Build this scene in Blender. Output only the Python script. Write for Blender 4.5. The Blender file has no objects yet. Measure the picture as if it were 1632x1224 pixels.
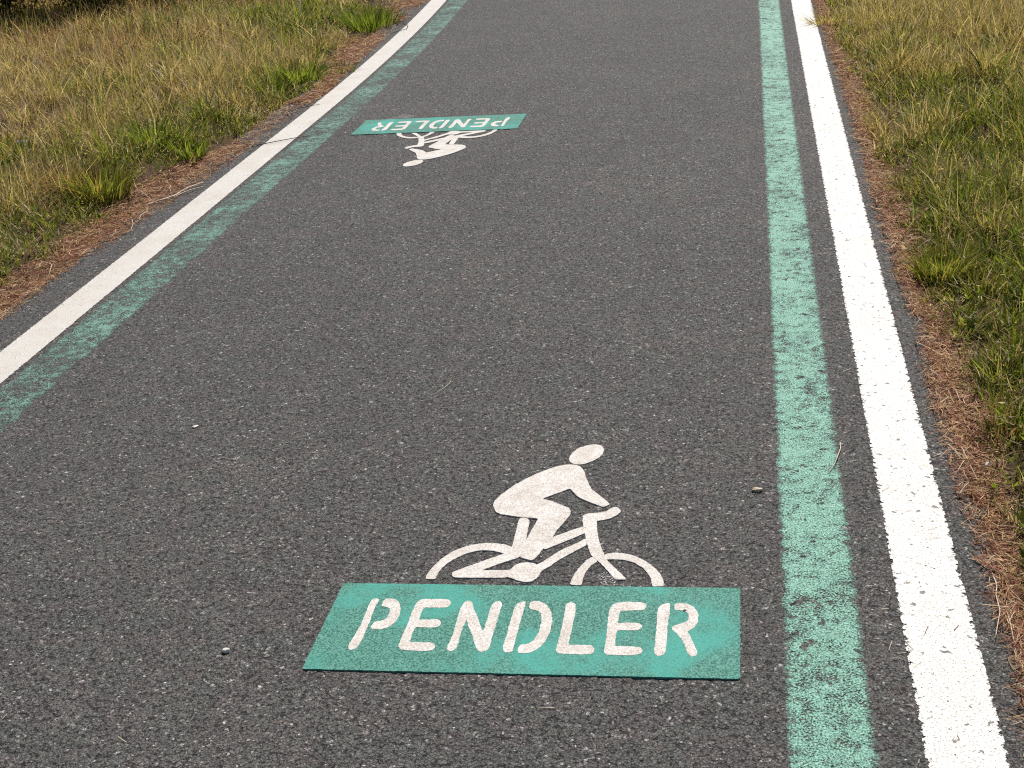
import bpy, bmesh, math, random
import numpy as np
from mathutils import Matrix, Vector

# ------------------------------------------------------------------ camera, sky, sun, exposure
scene = bpy.context.scene
COL = scene.collection
cam_data = bpy.data.cameras.new('camera')
cam_data.sensor_fit = 'HORIZONTAL'; cam_data.sensor_width = 36.0
cam_data.lens = 49.9
cam_data.clip_start = 0.05; cam_data.clip_end = 1000.0
cam = bpy.data.objects.new('camera', cam_data); COL.objects.link(cam)
M = Matrix(((0.98567, 0.00961, 0.16841), (0.15083, 0.39683, -0.90541), (-0.07553, 0.91784, 0.38970)))
cam.matrix_world = Matrix.Translation((0, 0, 1.7)) @ M.to_4x4()
scene.camera = cam

SUN_EL, SUN_AZ = math.radians(54), math.radians(14)      # azimuth clockwise from +Y (along the path)
world = bpy.data.worlds.new('World'); scene.world = world; world.use_nodes = True
wn = world.node_tree; wn.nodes.clear()
sky = wn.nodes.new('ShaderNodeTexSky'); sky.sky_type = 'NISHITA'; sky.sun_disc = False
sky.sun_elevation = SUN_EL; sky.sun_rotation = SUN_AZ
bgn = wn.nodes.new('ShaderNodeBackground'); bgn.inputs['Strength'].default_value = 0.06
won = wn.nodes.new('ShaderNodeOutputWorld')
wn.links.new(sky.outputs[0], bgn.inputs[0]); wn.links.new(bgn.outputs[0], won.inputs[0])
sun_data = bpy.data.lights.new('sun', 'SUN'); sun_data.energy = 5.0; sun_data.angle = math.radians(0.53)
sun_data.color = (1.0, 0.955, 0.885)
sun = bpy.data.objects.new('sun', sun_data); COL.objects.link(sun)
sdir = Vector((math.sin(SUN_AZ) * math.cos(SUN_EL), math.cos(SUN_AZ) * math.cos(SUN_EL), math.sin(SUN_EL)))
sun.rotation_euler = sdir.to_track_quat('Z', 'Y').to_euler(); sun.location = (3, 12, 15)
scene.view_settings.view_transform = 'Standard'; scene.view_settings.look = 'None'
scene.view_settings.exposure = 0.12; scene.view_settings.gamma = 1.0
scene.view_settings.use_curve_mapping = False
scene.cycles.use_denoising = False
scene.cycles.filter_width = 1.15

rng = np.random.default_rng(7)
random.seed(7)

# ------------------------------------------------------------------ numeric helpers
def hsh(ix, iy, s):
    ix = np.asarray(ix); iy = np.asarray(iy)
    a = (ix.astype(np.int64) * 374761393 + iy.astype(np.int64) * 668265263 + s * 1442695041) & 0xFFFFFFFF
    a = ((a ^ (a >> 13)) * 1274126177) & 0xFFFFFFFF
    a = ((a ^ (a >> 16)) * 2246822519) & 0xFFFFFFFF
    return ((a ^ (a >> 15)) & 0xFFFFFF) / float(0x1000000)

def vnoise(x, y, s=0):
    ix, iy = np.floor(x), np.floor(y); fx, fy = x - ix, y - iy
    fx = fx * fx * (3 - 2 * fx); fy = fy * fy * (3 - 2 * fy)
    a, b = hsh(ix, iy, s), hsh(ix + 1, iy, s); c, d = hsh(ix, iy + 1, s), hsh(ix + 1, iy + 1, s)
    return (a * (1 - fx) + b * fx) * (1 - fy) + (c * (1 - fx) + d * fx) * fy

def fbm(x, y, s=0):
    return 0.55 * vnoise(x, y, s) + 0.3 * vnoise(2.1 * x, 2.1 * y, s + 1) + 0.15 * vnoise(4.3 * x, 4.3 * y, s + 2)

def stones(x, y, cell, s):
    """rounded stones: (dome height 0..1, random per stone)"""
    gx, gy = x / cell, y / cell
    ix, iy = np.floor(gx), np.floor(gy)
    best = np.full(x.shape, 9.0); rid = np.zeros(x.shape)
    for dx in (-1, 0, 1):
        for dy in (-1, 0, 1):
            cx, cy = ix + dx, iy + dy
            d = (cx + hsh(cx, cy, s) - gx) ** 2 + (cy + hsh(cx, cy, s + 9) - gy) ** 2
            m = d < best
            best = np.where(m, d, best); rid = np.where(m, hsh(cx, cy, s + 5), rid)
    return np.clip(1 - best * 1.6, 0, 1), rid

def asphalt_h(x, y):
    """relief of the asphalt surface in metres, about -0.0035 .. 0"""
    d1, r1 = stones(x, y, 0.0125, 3)
    d2, r2 = stones(x + 3.1, y + 1.7, 0.0075, 31)
    h1 = np.sqrt(d1) * (0.35 + 0.65 * r1); h2 = np.sqrt(d2) * (0.3 + 0.7 * r2)
    pit = np.clip((fbm(x * 45, y * 45, 77) - 0.60) * 6, 0, 1)
    h = np.maximum(h1, 0.85 * h2)
    return -0.0034 + 0.0034 * np.clip(h, 0, 1) - 0.0016 * pit

# ------------------------------------------------------------------ mesh helpers
def put(name, me, mat=None, parent=None, smooth=False):
    o = bpy.data.objects.new(name, me); COL.objects.link(o)
    if mat: me.materials.append(mat)
    if parent: o.parent = parent
    if smooth: me.polygons.foreach_set('use_smooth', np.ones(len(me.polygons), bool))
    return o

def np_mesh(name, verts, faces, cols=None):
    """verts (n,3), faces (m,k) with one k for all"""
    me = bpy.data.meshes.new(name)
    n, (m, k) = len(verts), faces.shape
    me.vertices.add(n); me.vertices.foreach_set('co', np.ascontiguousarray(verts, np.float32).ravel())
    me.loops.add(m * k); me.loops.foreach_set('vertex_index', np.ascontiguousarray(faces, np.int32).ravel())
    me.polygons.add(m); me.polygons.foreach_set('loop_start', np.arange(0, m * k, k, dtype=np.int32))
    me.update(calc_edges=True)
    if cols is not None:
        a = me.color_attributes.new('Col', 'FLOAT_COLOR', 'POINT')
        a.data.foreach_set('color', np.ascontiguousarray(np.c_[cols, np.ones(n)], np.float32).ravel())
    return me

def grid_faces(nr, nc):
    i = np.arange(nr - 1)[:, None] * nc + np.arange(nc - 1)[None, :]
    i = i.ravel()
    return np.stack([i, i + 1, i + nc + 1, i + nc], 1)

def tag(o, label=None, cat=None, group=None, kind=None):
    if label: o['label'] = label
    if cat: o['category'] = cat
    if group: o['group'] = group
    if kind: o['kind'] = kind
    return o

def empty(name, loc=(0, 0, 0), rz=0.0):
    o = bpy.data.objects.new(name, None); COL.objects.link(o)
    o.empty_display_size = 0.1; o.location = loc; o.rotation_euler = (0, 0, rz)
    return o

# ------------------------------------------------------------------ material helpers
class NT:
    def __init__(s, name):
        s.m = bpy.data.materials.new(name); s.m.use_nodes = True
        s.t = s.m.node_tree; s.t.nodes.clear()
        s.out = s.t.nodes.new('ShaderNodeOutputMaterial')
    def n(s, kind, props=None, **ins):
        nd = s.t.nodes.new('ShaderNode' + kind)
        for k, v in (props or {}).items(): setattr(nd, k, v)
        for k, v in ins.items():
            key = int(k[1:]) if k[0] == '_' and k[1:].isdigit() else k.replace('_', ' ')
            s.set(nd.inputs[key], v)
        return nd
    def set(s, inp, v):
        if isinstance(v, bpy.types.NodeSocket): s.t.links.new(v, inp)
        elif isinstance(v, bpy.types.Node): s.t.links.new(v.outputs[0], inp)
        elif isinstance(v, tuple) and len(v) == 3 and inp.type == 'RGBA': inp.default_value = (*v, 1)
        else: inp.default_value = v
    def math(s, op, a, b=0.0, c=0.0, clamp=False):
        nd = s.n('Math', {'operation': op, 'use_clamp': clamp}, _0=a, _1=b, _2=c); return nd.outputs[0]
    def noise(s, co, scale, detail=3.0, rough=0.55, out='Fac'):
        nd = s.n('TexNoise', None, Vector=co, Scale=scale, Detail=detail, Roughness=rough); return nd.outputs[out]
    def voro(s, co, scale, feature='F1', out='Distance', rand=1.0):
        nd = s.n('TexVoronoi', {'feature': feature}, Vector=co, Scale=scale, Randomness=rand); return nd.outputs[out]
    def ramp(s, fac, stops, interp='LINEAR'):
        nd = s.n('ValToRGB', None, Fac=fac); cr = nd.color_ramp; cr.interpolation = interp
        while len(cr.elements) < len(stops): cr.elements.new(0.5)
        for e, (p, c) in zip(cr.elements, stops):
            e.position = p; e.color = (*c, 1) if isinstance(c, tuple) else (c, c, c, 1)
        return nd.outputs[0]
    def mix(s, fac, a, b, blend='MIX'):
        nd = s.n('Mix', {'data_type': 'RGBA', 'blend_type': blend})
        s.set(nd.inputs[0], fac); s.set(nd.inputs[6], a); s.set(nd.inputs[7], b)
        return nd.outputs[2]
    def smooth(s, v, lo, hi):
        nd = s.n('MapRange', {'interpolation_type': 'SMOOTHSTEP'}, Value=v); nd.inputs[1].default_value = lo; nd.inputs[2].default_value = hi
        return nd.outputs[0]
    def bump(s, h, strength, dist):
        return s.n('Bump', None, Height=h, Strength=strength, Distance=dist).outputs[0]
    def bsdf(s, color, rough=0.8, spec=0.5, normal=None, alpha=None):
        b = s.n('BsdfPrincipled', None, Base_Color=color, Roughness=rough)
        s.set(b.inputs['Specular IOR Level'], spec)
        if normal is not None: s.set(b.inputs['Normal'], normal)
        if alpha is not None: s.set(b.inputs['Alpha'], alpha)
        s.t.links.new(b.outputs[0], s.out.inputs[0]); return b
    def obj(s): return s.n('TexCoord').outputs['Object']

def m_asphalt():
    s = NT('asphalt'); co = s.n('NewGeometry').outputs['Position']
    cell = s.voro(co, 105, out='Color'); cell2 = s.voro(co, 190, out='Color')
    sep = s.n('SeparateColor', None, Color=cell); sep2 = s.n('SeparateColor', None, Color=cell2)
    g = s.ramp(sep.outputs[0], [(0, 0.080), (0.5, 0.108), (0.90, 0.135), (0.965, 0.19), (0.985, 0.34), (1.0, 0.50)])
    g2 = s.ramp(sep2.outputs[0], [(0, 0.070), (0.6, 0.112), (0.92, 0.15), (0.97, 0.28), (1.0, 0.55)])
    c = s.mix(s.smooth(s.noise(co, 70, 2), 0.42, 0.58), g, g2)
    tint = s.mix(sep.outputs[1], (1.07, 1.00, 0.96), (0.99, 1.01, 0.985))
    c = s.mix(1.0, c, tint, 'MULTIPLY')
    c = s.mix(s.smooth(s.noise(co, 9, 3, 0.6), 0.42, 0.60), s.mix(1.0, c, (1.05, 0.985, 0.99), 'MULTIPLY'), s.mix(1.0, c, (0.97, 1.005, 0.98), 'MULTIPLY'))
    big = s.noise(co, 1.1, 5, 0.65); c = s.mix(1.0, c, s.ramp(big, [(0.30, (0.90, 0.90, 0.90)), (0.70, (1.12, 1.09, 1.07))]), 'MULTIPLY')
    mid = s.noise(co, 11, 4, 0.65); c = s.mix(1.0, c, s.ramp(mid, [(0.25, 0.84), (0.75, 1.16)]), 'MULTIPLY')
    fine = s.noise(co, 420, 3, 0.7); c = s.mix(1.0, c, s.ramp(fine, [(0.3, 0.65), (0.72, 1.38)]), 'MULTIPLY')
    # bitumen-dark colour in the cavities paints in the shade between the stones
    cav = s.voro(co, 120, 'DISTANCE_TO_EDGE'); gap = s.smooth(cav, 0.0, 0.14)
    c = s.mix(gap, s.mix(1.0, c, (0.55, 0.55, 0.55), 'MULTIPLY'), c)
    # relief in metres: stones, grain and scattered deeper pits
    pit = s.math('MULTIPLY', s.smooth(s.noise(co, 72, 3, 0.6), 0.385, 0.42), s.smooth(s.noise(co, 140, 3, 0.65), 0.37, 0.42))
    h = s.math('MULTIPLY', s.noise(co, 150, 4, 0.6), 0.0046)
    h = s.math('ADD', h, s.math('MULTIPLY', gap, 0.0012))
    h = s.math('ADD', h, s.math('MULTIPLY', pit, 0.0050))
    c = s.mix(pit, s.mix(1.0, c, (0.30, 0.30, 0.31), 'MULTIPLY'), c)  # pit bottoms darkened in the colour to stand for their shade
    s.bsdf(c, s.ramp(sep2.outputs[2], [(0, 0.6), (1, 0.95)]), 0.3, s.bump(h, 1.0, 1.0)); return s.m

def m_white_line(name, spots, hole, c_lo, c_hi, grow):
    s = NT(name); co = s.n('NewGeometry').outputs['Position']
    uv = s.n('TexCoord').outputs['UV']; sp = s.n('SeparateXYZ', None, Vector=uv)
    u = sp.outputs[0]                                                # metres from the nearer edge of the line
    jit = s.math('ADD', s.math('MULTIPLY', s.math('SUBTRACT', s.noise(co, 55, 3, 0.7), 0.5), grow),
                 s.math('MULTIPLY', s.math('SUBTRACT', s.noise(co, 300, 2), 0.5), 0.006))
    edge = s.smooth(s.math('ADD', u, jit), 0.001, 0.004)
    sv = s.n('Mapping', None, Vector=co, Scale=(1.0, 1.0, 1.0)).outputs[0]
    holes = s.smooth(s.noise(sv, 210, 3, 0.65), hole, hole + 0.05)
    big = s.smooth(s.noise(co, 38, 3, 0.6), spots, spots + 0.02)
    chips = s.smooth(s.voro(co, 26), 0.05, 0.06)
    soft = s.math('MULTIPLY_ADD', holes, 0.55, 0.45); big = s.math('MULTIPLY_ADD', big, 0.7, 0.3)      # a film of paint stays in most of the pores
    a = s.math('MULTIPLY', s.math('MULTIPLY', edge, soft), s.math('MULTIPLY', big, s.math('MAXIMUM', chips, s.smooth(s.noise(co, 9), 0.5, 0.52))))
    c = s.mix(s.smooth(s.noise(co, 350, 3, 0.7), 0.38, 0.62), c_lo, c_hi)
    c = s.mix(s.smooth(s.noise(co, 6, 4, 0.65), 0.35, 0.75), c, s.mix(1.0, c, (0.90, 0.88, 0.84), 'MULTIPLY'))
    s.bsdf(c, 0.5, 0.5, s.bump(s.noise(co, 210, 4, 0.7), 0.8, 0.0022), a); return s.m

def m_green_line(cov, c_lo, c_hi):
    s = NT('green stripe paint'); co = s.n('NewGeometry').outputs['Position']
    uv = s.n('TexCoord').outputs['UV']; sp = s.n('SeparateXYZ', None, Vector=uv)
    n1 = s.noise(co, 28, 4, 0.65); n2 = s.noise(co, 190, 3, 0.7)
    d = s.math('ADD', s.math('MULTIPLY', sp.outputs[0], 24.0), s.math('MULTIPLY', s.math('SUBTRACT', n2, 0.5), 1.2))
    edge = s.smooth(s.math('ADD', d, s.math('MULTIPLY', s.math('SUBTRACT', n1, 0.5), 1.1)), 0.02, 0.45)
    w = s.math('ADD', s.math('MULTIPLY', n1, 0.45), s.math('MULTIPLY', n2, 0.75))
    w = s.math('ADD', w, s.math('MULTIPLY', s.math('SUBTRACT', s.noise(co, 4.5, 3, 0.6), 0.5), 0.30))
    wear = s.math('MULTIPLY', s.smooth(w, cov, cov + 0.09), s.smooth(s.noise(co, 17, 4, 0.65), 0.35, 0.40))
    a = s.math('MULTIPLY', edge, wear)
    c = s.mix(s.smooth(s.noise(co, 250, 3, 0.7), 0.38, 0.62), c_lo, c_hi)
    s.bsdf(c, 0.6, 0.4, s.bump(s.noise(co, 210, 4, 0.7), 1.0, 0.0035), a); return s.m

def m_panel():
    s = NT('teal thermoplastic'); co = s.obj()
    patch = s.math('ADD', s.noise(co, 4.2, 5, 0.62), s.math('MULTIPLY', s.math('SUBTRACT', s.noise(co, 120, 3, 0.7), 0.5), 0.22))
    fresh = s.smooth(patch, 0.46, 0.66)
    worn = s.mix(s.smooth(s.noise(co, 260, 3, 0.7), 0.38, 0.63), (0.020, 0.110, 0.086), (0.135, 0.345, 0.275))
    new = s.mix(s.smooth(s.noise(co, 300, 3, 0.7), 0.3, 0.65), (0.045, 0.245, 0.20), (0.085, 0.375, 0.31))
    c = s.mix(fresh, worn, new)
    pin = s.smooth(s.voro(co, 55), 0.05, 0.075)
    sel = s.smooth(s.noise(co, 21), 0.50, 0.53)
    c = s.mix(s.math('MAXIMUM', pin, sel), (0.012, 0.05, 0.045), c)
    s.bsdf(c, 0.7, 0.2, s.bump(s.noise(co, 190, 4, 0.7), 0.6, 0.0024)); return s.m

def m_symbol():
    s = NT('cream thermoplastic'); co = s.obj()
    c = s.mix(s.smooth(s.noise(co, 230, 4, 0.75), 0.36, 0.58), (0.44, 0.40, 0.365), (0.72, 0.69, 0.65))
    c = s.mix(s.smooth(s.noise(co, 16, 4, 0.6), 0.40, 0.62), c, s.mix(1.0, c, (0.88, 0.85, 0.82), 'MULTIPLY'))
    pin = s.smooth(s.voro(co, 150), 0.12, 0.20); sel = s.smooth(s.noise(co, 60), 0.58, 0.61)
    c = s.mix(s.math('MAXIMUM', pin, sel), (0.16, 0.13, 0.11), c)
    s.bsdf(c, 0.65, 0.3, s.bump(s.noise(co, 190, 4, 0.7), 0.6, 0.0024)); return s.m

def m_residue():
    s = NT('paint residue'); co = s.n('NewGeometry').outputs['Position']
    a = s.smooth(s.noise(co, 230, 3, 0.7), 0.54, 0.62)
    s.bsdf((0.50, 0.47, 0.48), 0.5, 0.5, None, a); return s.m

def m_blade(name, rough=0.45, transl=0.50):
    s = NT(name)
    col = s.n('VertexColor', {'layer_name': 'Col'}).outputs[0]
    b = s.n('BsdfPrincipled', None, Base_Color=col, Roughness=rough); b.inputs['Specular IOR Level'].default_value = 0.10
    t = s.n('BsdfTranslucent', None, Color=s.mix(1.0, col, (1.15, 1.12, 0.7), 'MULTIPLY'))
    mx = s.n('MixShader', None, _0=transl); s.t.links.new(b.outputs[0], mx.inputs[1]); s.t.links.new(t.outputs[0], mx.inputs[2])
    s.t.links.new(mx.outputs[0], s.out.inputs[0]); return s.m

def m_soil():
    s = NT('soil and thatch'); co = s.n('NewGeometry').outputs['Position']
    n = s.noise(co, 60, 5, 0.7)
    c = s.ramp(n, [(0.3, (0.030, 0.019, 0.012)), (0.5, (0.085, 0.050, 0.030)), (0.7, (0.17, 0.105, 0.065))])
    far = s.mix(s.smooth(s.noise(co, 1.2, 4), 0.4, 0.6), (0.075, 0.085, 0.025), (0.15, 0.115, 0.05))
    d = s.n('VectorMath', {'operation': 'LENGTH'}, _0=co).outputs['Value']
    c = s.mix(s.smooth(d, 15.0, 24.0), c, far)
    s.bsdf(c, 0.95, 0.2, s.bump(s.noise(co, 130, 4, 0.7), 0.9, 0.01)); return s.m

def m_plain(name, c1, c2, scale=60, rough=0.8, bump=0.3):
    s = NT(name); co = s.obj()
    s.bsdf(s.mix(s.smooth(s.noise(co, scale, 4, 0.65), 0.35, 0.65), c1, c2), rough, 0.35, s.bump(s.noise(co, scale * 2, 4, 0.7), bump, 0.002)); return s.m

MAT = dict(asphalt=m_asphalt(), white_r=m_white_line('white line paint', 0.345, 0.385, (0.66, 0.63, 0.59), (0.88, 0.86, 0.83), 0.048), white_l=m_white_line('white line paint cream', 0.25, 0.33, (0.47, 0.44, 0.40), (0.74, 0.70, 0.65), 0.016),
           green=m_green_line(0.51, (0.05, 0.17, 0.125), (0.36, 0.65, 0.52)), green_thin=m_green_line(0.575, (0.05, 0.135, 0.105), (0.25, 0.45, 0.365)), panel=m_panel(), symbol=m_symbol(), residue=m_residue(), soil=m_soil(),
           blade=m_blade('grass blade'), dry=m_blade('dry litter', 0.6, 0.22), leaf=m_blade('leaf', 0.45, 0.3),
           straw=m_plain('pale straw', (0.50, 0.36, 0.25), (0.72, 0.58, 0.45), 90, 0.5),
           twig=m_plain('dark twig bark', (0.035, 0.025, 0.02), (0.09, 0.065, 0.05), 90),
           stone=m_plain('tan stone', (0.38, 0.30, 0.19), (0.66, 0.57, 0.43), 110, 0.7, 0.5),
           pale=m_plain('pale stone', (0.50, 0.47, 0.40), (0.75, 0.72, 0.66), 110, 0.6),
           grey=m_plain('grey stone', (0.13, 0.13, 0.13), (0.38, 0.37, 0.36), 50, 0.8),
           cork=m_plain('orange filter paper', (0.50, 0.22, 0.07), (0.66, 0.33, 0.12), 200, 0.6, 0.1),
           paper=m_plain('white filter paper', (0.66, 0.62, 0.55), (0.80, 0.77, 0.72), 200, 0.6, 0.1),
           bark=m_plain('shrub bark', (0.03, 0.022, 0.016), (0.08, 0.06, 0.045), 40))

# ------------------------------------------------------------------ ground and path
PX0, PX1 = -2.80, 0.535                                     # edges of the asphalt

def left_off(y):                                            # the left side drifts outwards beyond nine metres
    t = np.clip(y - 8.0, 0, None)
    return -0.0075 * np.where(t < 5, t * t, 10 * t - 25)

def ground_h(x, y):
    lo = np.clip((PX0 + left_off(y) - x) / 0.5, 0, 1); ro = np.clip((x - PX1) / 0.4, 0, 1)
    o = np.maximum(lo, ro); o = o * o * (3 - 2 * o)
    near = np.clip((40 - np.hypot(x, y)) / 20, 0, 1)
    n = fbm(x * 2.6, y * 2.6, 11) - 0.45
    bank = 0.03 * np.clip((PX0 - x - 0.5) / 2.5, 0, 2.5)
    return -0.035 + o * (0.042 + near * (0.13 * n + bank))

def axis(pts):
    a = []
    for (p, q, n) in pts: a += list(np.linspace(p, q, n, endpoint=False))
    return np.array(a + [pts[-1][1]])
gx = axis([(-400, -30, 10), (-30, -9, 16), (-9, 4, 190), (4, 30, 20), (30, 400, 10)])
gy = axis([(-400, -20, 10), (-20, 1, 12), (1, 17, 220), (17, 60, 26), (60, 500, 12)])
X, Y = np.meshgrid(gx, gy)
tag(put('ground', np_mesh('ground', np.c_[X.ravel(), Y.ravel(), ground_h(X, Y).ravel()], grid_faces(len(gy), len(gx))), MAT['soil'], smooth=True), kind='structure')

ys = [1.5]
while ys[-1] < 14.5: ys.append(ys[-1] + max(0.0055, 0.0055 * (ys[-1] / 2.6) ** 1.25))
ya = np.array(ys)
yfull = np.concatenate([np.linspace(-40, 1.35, 12), ya, np.linspace(15.5, 160, 24)])
t = np.linspace(0, 1, 520)
X = PX0 + (PX1 - PX0) * t[None, :] + left_off(yfull)[:, None] * (1 - t)[None, :] ** 3
edge_wob = (vnoise(yfull * 9, yfull * 0, 5) - 0.5) * 0.03
X = X + np.where(t[None, :] < 0.01, edge_wob[:, None], 0) + np.where(t[None, :] > 0.99, edge_wob[::-1][:, None], 0)
Y = np.repeat(yfull[:, None], len(t), 1)
Z = asphalt_h(X, Y)
flat = (yfull < 1.4) | (yfull > 14.6)
Z[flat] = -0.0018
Z[:, 0] = -0.03; Z[:, -1] = -0.03
tag(put('path', np_mesh('path', np.c_[X.ravel(), Y.ravel(), Z.ravel()], grid_faces(len(yfull), len(t))), MAT['asphalt'], smooth=True), kind='structure')

# ------------------------------------------------------------------ painted lines along the path
def stripe(name, x0, x1, mat, follow, lift, left, label, cat, pad=0.0, ncol=26):
    yy = np.concatenate([np.linspace(-30, 1.4, 8), ya[::1], np.linspace(15.5, 120, 20)])
    uu = np.linspace(-pad, x1 - x0 + pad, ncol)
    X = x0 + uu[None, :] + (left_off(yy)[:, None] if left else 0 * yy[:, None])
    Y = np.repeat(yy[:, None], ncol, 1)
    Z = follow * asphalt_h(X, Y) + lift
    Z[(yy < 1.45) | (yy > 14.6)] = lift
    f = grid_faces(len(yy), ncol)
    me = np_mesh(name, np.c_[X.ravel(), Y.ravel(), Z.ravel()], f)
    uv = me.uv_layers.new(name='UVMap')
    u_in = np.minimum(uu + pad, (x1 - x0 + pad) - uu)             # distance from the nearer edge
    U = np.repeat(u_in[None, :], len(yy), 0).ravel()[f.ravel()]; V = Y.ravel()[f.ravel()]
    uv.data.foreach_set('uv', np.ascontiguousarray(np.stack([U, V], 1), np.float32).ravel())
    return tag(put(name, me, mat, smooth=True), label, cat)

stripe('edge_line', 0.308, 0.444, MAT['white_r'], 0.4, 0.0011, False, 'bright white edge line next to the wide pale green stripe, brown litter outside it', 'road marking', 0.006)
stripe('edge_line', -2.600, -2.462, MAT['white_l'], 0.4, 0.0011, True, 'cream white edge line crossed by thin dark twigs and a stalk shadow modelled as a twig, beside the dark green stripe', 'road marking', 0.006)
stripe('green_stripe', 0.066, 0.208, MAT['green'], 0.8, 0.0007, False, 'pale mint green painted stripe with worn gaps inside the bright white edge line', 'road marking', 0.012)
stripe('green_stripe', -2.425, -2.270, MAT['green_thin'], 0.8, 0.0007, True, 'thin darker green painted stripe inside the cream white edge line', 'road marking', 0.012)

# ------------------------------------------------------------------ thermoplastic markings (millimetres in the marking's own frame)
SYMBOL = {
    'head':[(90,885),(82,910),(64,920),(41,914),(18,896),(5,866),(0,837),(3,816),(12,802),(27,796),(45,800),(64,816),(81,839),(88,861)],
    'rider_body':[(-165,559),(-167,577),(-164,596),(-152,625),(-127,674),(-97,717),(-64,754),(-30,782),(-4,794),(20,793),(35,783),(47,759),(58,714),(76,655),(96,626),(119,593),(133,570),(117,555),(97,570),(73,588),(46,612),(35,633),(21,658),(1,637),(-20,621),(-45,598),(-20,588),(9,565),(31,549),(37,533),(37,514),(25,470),(12,430),(6,396),(-5,358),(-12,337),(-17,312),(-27,289),(-40,293),(-59,302),(-60,316),(-57,369),(-52,412),(-44,465),(-39,494),(-67,500),(-93,502),(-117,510),(-142,517),(-155,531)],
    'frame_rear':[(-87,496),(-71,497),(-61,482),(-60,451),(-57,386),(-58,353),(-60,320),(-61,303),(-94,280),(-144,240),(-105,241),(-72,243),(-67,263),(-56,275),(-40,279),(-23,276),(-13,267),(4,290),(36,338),(70,371),(89,394),(95,365),(69,334),(40,299),(16,261),(0,241),(-4,213),(-16,194),(-32,190),(-49,197),(-65,208),(-76,214),(-83,209),(-132,208),(-200,207),(-208,214),(-210,230),(-196,242),(-145,283),(-100,319),(-92,331),(-85,355),(-86,394),(-86,425),(-88,473)],
    'top_tube':[(7,399),(27,415),(54,438),(79,454),(85,423),(51,390),(24,367),(-1,344),(-9,344),(-2,366)],
    'fork':[(70,512),(84,521),(106,524),(127,531),(136,547),(146,556),(156,552),(164,531),(156,516),(141,496),(122,488),(107,485),(112,440),(119,397),(128,360),(139,323),(148,295),(166,264),(185,235),(202,207),(187,206),(175,209),(161,236),(141,271),(127,292),(114,310),(105,331),(97,363),(88,405),(80,440),(73,483)],
    'rear_wheel':[(-269,200),(-268,223),(-261,255),(-248,292),(-229,325),(-203,350),(-172,365),(-147,370),(-125,368),(-103,362),(-85,351),(-86,337),(-93,321),(-103,323),(-123,331),(-145,336),(-170,333),(-193,319),(-215,296),(-231,272),(-242,243),(-245,220),(-245,199)],
    'front_wheel_left':[(74,182),(76,207),(82,238),(93,270),(104,296),(115,309),(128,290),(113,267),(104,239),(101,212),(101,181)],
    'front_wheel_right':[(140,320),(161,328),(186,326),(211,316),(237,294),(259,266),(277,235),(286,205),(288,180),(263,179),(259,208),(251,234),(235,263),(213,286),(188,297),(163,299),(148,297)],
}
LETTERS = [
    ('P',[[(-379,-89),(-380,-80),(-376,-42),(-373,2),(-374,57),(-375,92),(-373,104),(-366,108),(-358,105),(-357,93),(-360,74),(-359,41),(-358,7),(-357,-29),(-358,-59),(-359,-83),(-363,-94),(-369,-101),(-375,-98)],[(-343,106),(-333,108),(-319,106),(-308,92),(-300,69),(-296,41),(-298,16),(-304,-2),(-315,-14),(-331,-18),(-347,-16),(-348,-4),(-344,12),(-329,15),(-321,26),(-319,45),(-320,63),(-327,72),(-345,77),(-345,96)]]),
    ('E',[[(-269,-86),(-269,-61),(-270,-39),(-267,1),(-268,51),(-267,84),(-263,100),(-254,108),(-228,108),(-197,108),(-188,96),(-189,81),(-197,75),(-224,74),(-247,74),(-248,56),(-248,22),(-234,22),(-204,25),(-193,12),(-196,-2),(-207,-7),(-230,-7),(-249,-7),(-251,-34),(-249,-67),(-228,-67),(-198,-67),(-189,-79),(-191,-94),(-206,-98),(-241,-97),(-261,-95)]]),
    ('N',[[(-162,-83),(-160,-70),(-158,-31),(-159,31),(-160,77),(-156,98),(-148,105),(-140,99),(-133,73),(-117,37),(-105,2),(-95,-22),(-92,-11),(-92,38),(-92,74),(-90,93),(-83,103),(-72,101),(-70,80),(-71,43),(-71,-2),(-72,-41),(-71,-80),(-75,-92),(-85,-98),(-94,-91),(-103,-68),(-115,-34),(-131,5),(-140,31),(-143,-4),(-142,-48),(-142,-80),(-146,-93),(-152,-98),(-159,-93)]]),
    ('D',[[(-39,-84),(-40,-61),(-39,-19),(-39,36),(-38,77),(-34,96),(-18,105),(-17,78),(-19,31),(-19,-18),(-19,-66),(-18,-95),(-29,-98),(-37,-93)],[(-6,104),(12,106),(31,92),(45,61),(52,27),(52,-16),(46,-55),(34,-84),(16,-98),(-7,-99),(-6,-71),(11,-65),(24,-50),(30,-17),(30,26),(25,57),(11,70),(-5,75)]]),
    ('L',[[(75,-86),(76,-63),(78,-9),(77,58),(76,93),(84,105),(96,97),(98,65),(98,22),(98,-26),(97,-65),(121,-66),(147,-65),(155,-78),(153,-95),(131,-99),(101,-98),(81,-97)]]),
    ('E',[[(177,-91),(178,-65),(177,-18),(175,43),(175,80),(184,102),(209,108),(247,107),(255,95),(249,77),(222,75),(198,73),(196,52),(196,20),(215,24),(242,23),(250,11),(244,-3),(221,-5),(196,-5),(196,-35),(196,-67),(222,-68),(250,-68),(257,-82),(250,-96),(218,-99),(186,-99)]]),
    ('R',[[(283,-87),(283,-55),(283,3),(281,64),(284,94),(295,102),(305,106),(306,65),(304,10),(305,-43),(305,-83),(300,-96),(290,-98),(285,-94)],[(318,106),(342,105),(359,91),(369,64),(368,30),(360,6),(346,-6),(354,-24),(362,-53),(370,-81),(369,-97),(359,-99),(350,-82),(343,-48),(330,-19),(316,1),(316,13),(332,23),(348,33),(351,57),(343,75),(329,79),(317,81)]]),
]

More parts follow.
